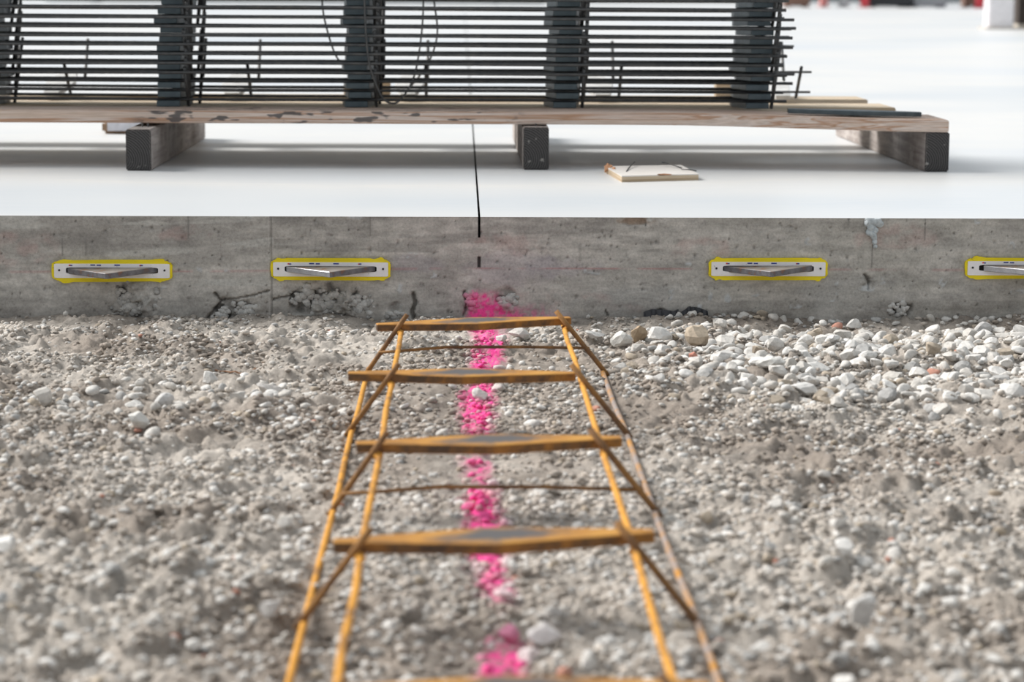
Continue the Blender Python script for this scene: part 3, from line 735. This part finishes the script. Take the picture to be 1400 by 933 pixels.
# stacked unrusted baskets: run along X, inverted (plates down, legs up)
PLX = [-1.30, -.932, -.560, -.197, .203, .572]
XL, XR = -1.46, .632
z_in, z_out = .0145, .0145+.0514
wire_in = MB().tube([(XL, 0, 0), (-.9, .0, .0008), (-.4, 0, -.0006), (.1, 0, .0007), (XR, 0, 0)], .0030, 8).me('rail')
wire_out = MB().tube([(XL+.01, 0, 0), (-.8, .0, -.0007), (-.3, 0, .0008), (.2, 0, -.0006), (XR-.004, 0, 0)], .0030, 8).me('rail')
leg_f = MB().tube([(0, -.093, -.0045), (0, -.106, .010), (0, -.154, z_out+.004)], .0034, 8).me('leg')
leg_b = MB().tube([(0, .093, -.0045), (0, .106, .010), (0, .154, z_out+.004)], .0034, 8).me('leg')
for q in (wire_in, wire_out, leg_f, leg_b): q.materials.append(MAT_WIRE); q.polygons.foreach_set('use_smooth', [True]*len(q.polygons))
SPM = plate_mesh(.250, .068, .044, .0115); SPM.materials.append(MAT_SPLATE)
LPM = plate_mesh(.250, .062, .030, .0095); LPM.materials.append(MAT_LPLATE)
def make_basket(label, group='dowel baskets nested in the stack'):
    t_ = empty('dowel_basket'); tag(t_, label, 'dowel basket', group)
    for y_, mm_, z_, nm in ((-.106, wire_in, z_in, 'top_rail'), (.106, wire_in, z_in, 'top_rail'), (-.1575, wire_out, z_out, 'bottom_rail'), (.1575, wire_out, z_out, 'bottom_rail')):
        o = link(nm, mm_, None, t_); o.location = (0, y_, z_)
    for x_ in PLX:
        o = link('plate', SPM, None, t_); o.location = (x_, 0, .00575); o.rotation_euler = (0, 0, math.pi/2)
        o = link('leg', leg_f, None, t_); o.location = (x_+.034, 0, .005)
        o = link('leg', leg_b, None, t_); o.location = (x_+.034, 0, .005)
    return t_
def dup(root):
    r_ = root.copy(); COL.objects.link(r_)
    for ch in list(root.children):
        c_ = ch.copy(); COL.objects.link(c_); c_.parent = r_
    return r_
ords = ['lowest', 'second from bottom', 'third from bottom', 'fourth from bottom', 'fifth from bottom', 'sixth from bottom', 'seventh from bottom', 'eighth from bottom', 'ninth from bottom', 'tenth from bottom', 'eleventh from bottom', 'twelfth from bottom', 'thirteenth from bottom']
ords += [q+' from bottom, above the top of the photo' for q in ('fourteenth', 'fifteenth', 'sixteenth', 'seventeenth', 'eighteenth', 'nineteenth', 'twentieth', '21st', '22nd', '23rd', '24th', '25th', '26th')]
BT = .2562; proto = None; Rb = random.Random(21)
bask = []
for k in range(26):
    t_ = make_basket('') if proto is None else dup(proto)
    if proto is None: proto = t_
    t_['label'] = 'dark steel dowel basket, ' + ords[k] + ' in the stack'
    t_.location = (Rb.uniform(-.006, .005), 4.572+Rb.uniform(-.003, .003), BT-.0022+k*.01765)
    t_.rotation_euler = (math.radians(-1.0), 0, Rb.uniform(-.002, .002))
    for ch in t_.children:
        if ch.name.startswith('plate'): ch.location.x += Rb.uniform(-.004, .003); ch.rotation_euler.z += Rb.uniform(-.02, .02)
        if 'rail' in ch.name: ch.location.x += Rb.uniform(-.012, .010); ch.location.z += Rb.uniform(-.0007, .0007); ch.rotation_euler.y = Rb.uniform(-.0010, .0010)
    bask.append(t_)
lb = dup(proto); lb['label'] = 'single tilted dowel basket behind the stack, its plates catching the light'; del lb['group']
lb.location = (.088, 4.88, .275); lb.rotation_euler = (math.radians(8.0), 0, 0)
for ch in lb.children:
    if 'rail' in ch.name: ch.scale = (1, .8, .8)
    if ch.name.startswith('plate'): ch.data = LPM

# lifting ties looped round the stack
def loop(pts, label, rad=.0019):
    P = [Vector(p) for p in pts]; out = []
    for i in range(len(P)-1):
        p0 = P[max(i-1, 0)]; p1 = P[i]; p2 = P[i+1]; p3 = P[min(i+2, len(P)-1)]
        for q in range(8):
            t_ = q/8; out.append(.5*((2*p1)+(-p0+p2)*t_+(2*p0-5*p1+4*p2-p3)*t_**2+(-p0+3*p1-3*p2+p3)*t_**3))
    out.append(P[-1])
    tag(MB().tube(out, rad, 8).build('tie_wire', MAT_WIRE, None, True), label, 'wire')
loop([(-.185, 4.405, .545), (-.186, 4.405, .46), (-.183, 4.405, .39), (-.176, 4.405, .335), (-.155, 4.408, .280), (-.135, 4.412, .266), (-.117, 4.43, .274), (-.098, 4.60, .305), (-.088, 4.735, .36), (-.081, 4.745, .43), (-.080, 4.745, .53)], 'front tie wire hanging in a loop around the second column of plates')
loop([(-.072, 4.752, .53), (-.056, 4.752, .44), (-.052, 4.752, .39), (-.064, 4.752, .345), (-.085, 4.752, .31), (-.105, 4.752, .285)], 'back tie wire showing through the rods right of the second column')
loop([(-.288, 4.752, .53), (-.287, 4.752, .45), (-.278, 4.752, .40), (-.262, 4.752, .35), (-.245, 4.752, .325)], 'back tie wire showing through the rods left of the second column')

# ------------------------------------------------------------------ boards on sleepers
def board(name, x0, x1, yf, yb, zf, t_, mat, label, n=24, group='boards under the stack'):
    b = MB(); V_ = []; F_ = []
    for k in range(n+1):
        x = x0+(x1-x0)*k/n; z = zf(x); y = yf(x); yb_ = yb(x)
        V_ += [(x, y, z-t_), (x, yb_, z-t_), (x, yb_, z), (x, y, z)]
    for k in range(n):
        for e in range(4): F_.append((k*4+e, k*4+4+e, k*4+4+(e+1) % 4, k*4+(e+1) % 4))
    F_ += [(3, 2, 1, 0)[::-1], (n*4+3, n*4+2, n*4+1, n*4)]
    b.add(V_, F_); me_ = b.me(name); bm = bmesh.new(); bm.from_mesh(me_); bmesh.ops.recalc_face_normals(bm, faces=bm.faces); 
    ed = [e for e in bm.edges if len(e.link_faces) == 2 and e.calc_face_angle(0) > .8]
    bmesh.ops.bevel(bm, geom=ed, offset=.0018, segments=2, affect='EDGES'); bm.to_mesh(me_); bm.free()
    o = link(name, me_, mat); tag(o, label, 'board', group); return o
zdr = lambda x: .2555 - .0085*float(sstep(.35, .92, np.array(x)))
board('board', -1.55, .902, lambda x: 4.302-.055*float(sstep(.3, .95, np.array(x))), lambda x: 4.468-.03*float(sstep(.3, .95, np.array(x))), zdr, .0225, MAT_BOARD, 'front weathered pine board under the stack with dark stains along its edge')
flat = lambda x: .2555
board('board', -1.55, .870, lambda x: 4.607, lambda x: 4.775, lambda x: .2510, .0225, MAT_PINE, 'middle pale board under the stack, between front and rear boards')
board('board', -1.55, .856, lambda x: 4.850, lambda x: 4.993, flat, .0225, MAT_PINE, 'rear pale board, farthest from the slab edge')
for bx in (-.205, .595):
    me_ = MB().box(-.05, .05, -.019, .019, 0, .0315).me('block'); bevel(me_, .002); o = link('timber_block', me_, MAT_PINE); o.location = (bx, 4.975, .2555)
    tag(o, 'short wooden block propping the tilted basket behind the ' + ('second' if bx < 0 else 'last') + ' column', 'timber')

def sleeper(x0, x1, y0, y1, h, label):
    b = MB().box(x0, x1, y0, y1, ZT, ZT+h); me_ = b.me('sleeper'); bevel(me_, .0022, 2)
    cx, cy = (x0+x1)/2, (y0+y1)/2
    for v in me_.vertices: v.co.x -= cx; v.co.y -= cy; v.co.z -= ZT
    me_.materials.append(MAT_TIMBER); me_.materials.append(MAT_END)
    for p in me_.polygons:
        if p.normal.y < -.9: p.material_index = 1
    o = link('sleeper', me_); o.location = (cx, cy, ZT); tag(o, label, 'timber', 'sleepers under the boards')
    return o
sleeper(-.6150, -.5690, 4.212, 5.105, .0755, 'left grey timber sleeper under the boards, cement on its end')
sleeper(.1130, .1605, 4.262, 5.18, .0790, 'middle grey timber sleeper beside the sawn joint')
sleeper(.8600, .9045, 4.250, 5.285, .0735, 'right grey timber sleeper under the ends of the boards')
for (x, y) in ((-.594, 4.285), (-.583, 4.282), (.137, 4.300)):
    n_ = MB().tube([(x, y, .2262 if x < 0 else .2295), (x, y, .2345)], .0016, 8).build('nail', MAT_WIRE); tag(n_, {-.594: 'left nail in the gap above the left sleeper', -.583: 'right nail in the gap above the left sleeper', .137: 'nail in the gap above the middle sleeper'}[x], 'nail')

# loose dark plate lying on the right end of the front board
lp = plate_mesh(.250, .062, .022, .0085); lp.materials.append(MAT_SPLATE)
o = link('dowel_plate', lp); o.location = (.738, 4.325, .2565); o.rotation_euler = (0, math.radians(1.15), math.radians(-3)); tag(o, 'loose dark steel plate lying on the right end of the front board', 'dowel plate')

# rimmed white tray edge behind the left sleeper
tr = empty('tray', (-.735, 5.30, ZT)); tag(tr, 'shallow white tray with brown rim on the slab behind the left sleeper', 'tray')
me_ = MB().box(-.085, .085, -.05, .05, .0, .030).me('rim'); bevel(me_, .007, 3); link('rim', me_, plain('brown_rim', (.30, .20, .13)), tr)
me_ = MB().box(-.072, .072, -.0515, -.0495, .007, .034).me('panel'); link('panel', me_, plain('white_panel', (.72, .74, .82), .5), tr)

# broken plywood offcut on the slab
pw = empty('plywood_offcut', (.34, 4.12, ZT)); tag(pw, 'broken square plywood offcut with bent nails on the slab', 'plywood')
P = [(.2785, 3.999), (.4175, 4.047), (.4060, 4.255), (.2620, 4.215)]
P = [(x-.34, y-4.12) for x, y in P]
b = MB(); b.add([(x, y, z) for z in (.0, .0095) for x, y in P], [(4, 5, 6, 7), (3, 2, 1, 0)]+[(i, (i+1) % 4, 4+(i+1) % 4, 4+i) for i in range(4)])
me_ = b.me('core'); me_.materials.append(MAT_PLYE); link('core', me_, None, pw)
b = MB()
top_p = [P[0], (P[0][0]*.55+P[1][0]*.45, P[0][1]*.55+P[1][1]*.45), (P[0][0]*.5+P[1][0]*.5, P[0][1]*.5+P[1][1]*.5+.006), (P[0][0]*.44+P[1][0]*.56, P[0][1]*.44+P[1][1]*.56+.001), P[1], P[2], P[3]]
b.add([(x, y, z) for z in (.0095, .0112) for x, y in top_p], [tuple(range(7, 14)), tuple(range(6, -1, -1))]+[(i, (i+1) % 7, 7+(i+1) % 7, 7+i) for i in range(7)])
b.build('veneer', MAT_PLYF, pw)
Rp = random.Random(3)
b = MB()
for k in range(9):
    x = P[3][0]+.002+Rp.uniform(-.006, .014); y = P[3][1]-Rp.uniform(0, .07); V_, F_ = stone_pts(400+k, 0, 4)
    b.add([(x+p.x*.005, y+p.y*.007, .007+p.z*.0055+Rp.uniform(-.002, .006)) for p in V_], F_)
tag(b.build('splinters', MAT_SPLINTER, pw), 'torn brown splinters at the corner')
b = MB()
V_, F_ = stone_pts(77, 0, 4); b.add([((P[0][0]*.45+P[1][0]*.55)+p.x*.016, (P[0][1]*.45+P[1][1]*.55)+.002+p.y*.004, .0115+p.z*.0018) for p in V_], F_)
tag(b.build('lifted_veneer', MAT_SPLINTER, pw), 'lifted brown veneer chip')
for pts in ([(-.047, -.03, .0115), (-.040, .02, .013), (-.028, .08, .0165), (-.022, .11, .018)], [(.028, .10, .018), (.045, .07, .016), (.058, .04, .0125)], [(.052, -.02, .015), (.066, -.022, .0148), (.078, -.030, .013)]):
    MB().tube(pts, .0012, 6).build('nail', MAT_WIRE, pw, True)

# ------------------------------------------------------------------ far end of the slab
zf = ZT
back = MB(); back.box(-40, 40, 52, 52.3, 0, 7); tag(back.build('wall_back', plain('grey_panel', (.46, .47, .48), .7)), 'pale grey wall far behind', kind='structure')
pc = empty('pillar', (4.46, 19.2, ZT)); tag(pc, 'white wrapped pillar far back at the right edge', 'pillar')
me_ = MB().box(-.105, .105, -.1, .1, .0, 4.5).me('shaft'); bevel(me_, .012, 2); link('shaft', me_, plain('white_wrap', (.80, .78, .80), .5), pc)
MB().box(-.14, .14, -.135, .135, 0, .018).build('base_plate', plain('beige_base', (.55, .50, .44)), pc)
cr_ = empty('crate', (5.05, 19.6, ZT)); tag(cr_, 'dark brown crate beside the white pillar', 'crate'); MC = plain('dark_brown', (.045, .032, .025), .7)
for z in range(5): MB().box(-.40, .40, -.3, -.27, .05+z*.16, .05+z*.16+.14).build('plank', MC, cr_)
MB().box(-.39, .39, -.27, .3, .04, .85).build('body', MC, cr_); MB().box(-.40, .40, -.3, .3, 0, .04).build('skid', plain('pale_skid', (.5, .45, .38)), cr_)
def far_thing(name, x, y, w, h, d, mat, label, cat):
    t_ = empty(name, (x, y, ZT)); tag(t_, label, cat)
    me_ = MB().box(-w/2, w/2, -d/2, d/2, .02, h).me('body'); bevel(me_, .03, 2); link('body', me_, mat, t_)
    me_ = MB().box(-w/2-.02, w/2+.02, -d/2-.02, d/2+.02, h, h+.05).me('lid'); link('lid', me_, mat, t_)
    for s in (-1, 1): MB().box(s*w*.4-.04, s*w*.4+.04, -d/2, d/2, 0, .02).build('foot', mat, t_)
YB = 39.0; kx = lambda px: (px-630)/3138*YB
MD = plain('far_dark', (.04, .045, .05)); MBR = plain('far_brown', (.20, .11, .08)); MRD = plain('far_red', (.62, .06, .08)); MGY = plain('far_grey', (.45, .48, .50)); MPK = plain('far_salmon', (.60, .25, .24))
far_thing('timber_pack', kx(1082), YB, .42, .6, .5, MBR, 'brown timber pack far back beside the stack end', 'timber')
far_thing('barrel', kx(1126), YB+.5, .13, .7, .3, MPK, 'salmon red barrel far back next to the brown pack', 'barrel')
far_thing('toolbox', kx(1152), YB+.4, .16, .5, .3, MGY, 'grey toolbox far back between two red barrels', 'box')
far_thing('barrel', kx(1178), YB+.2, .12, .7, .3, MRD, 'bright red barrel far back left of the dark container', 'barrel')
far_thing('container', kx(1218), YB+.8, .75, 1.4, .8, MD, 'long dark container far back', 'container')
far_thing('pallet_load', kx(1275), YB+.9, .60, .8, .6, MGY, 'grey pallet load far back right of the dark container', 'pallet')
far_thing('white_post', kx(1313), YB-2, .15, 3.0, .15, plain('far_white', (.78, .77, .76)), 'slim white post far back left of the red barrel by the pillar', 'post')
far_thing('barrel', kx(1333), YB, .13, .7, .3, MRD, 'red barrel far back between the slim post and the pillar', 'barrel')
far_thing('timber_pack', kx(1343), YB+1.2, .32, .8, .4, MBR, 'brown timber pack far back behind the rightmost red barrel', 'timber')
far_thing('container', -3.0, YB+3, 9.0, 2.2, .8, MGY, 'wide grey container far behind the stack', 'container')
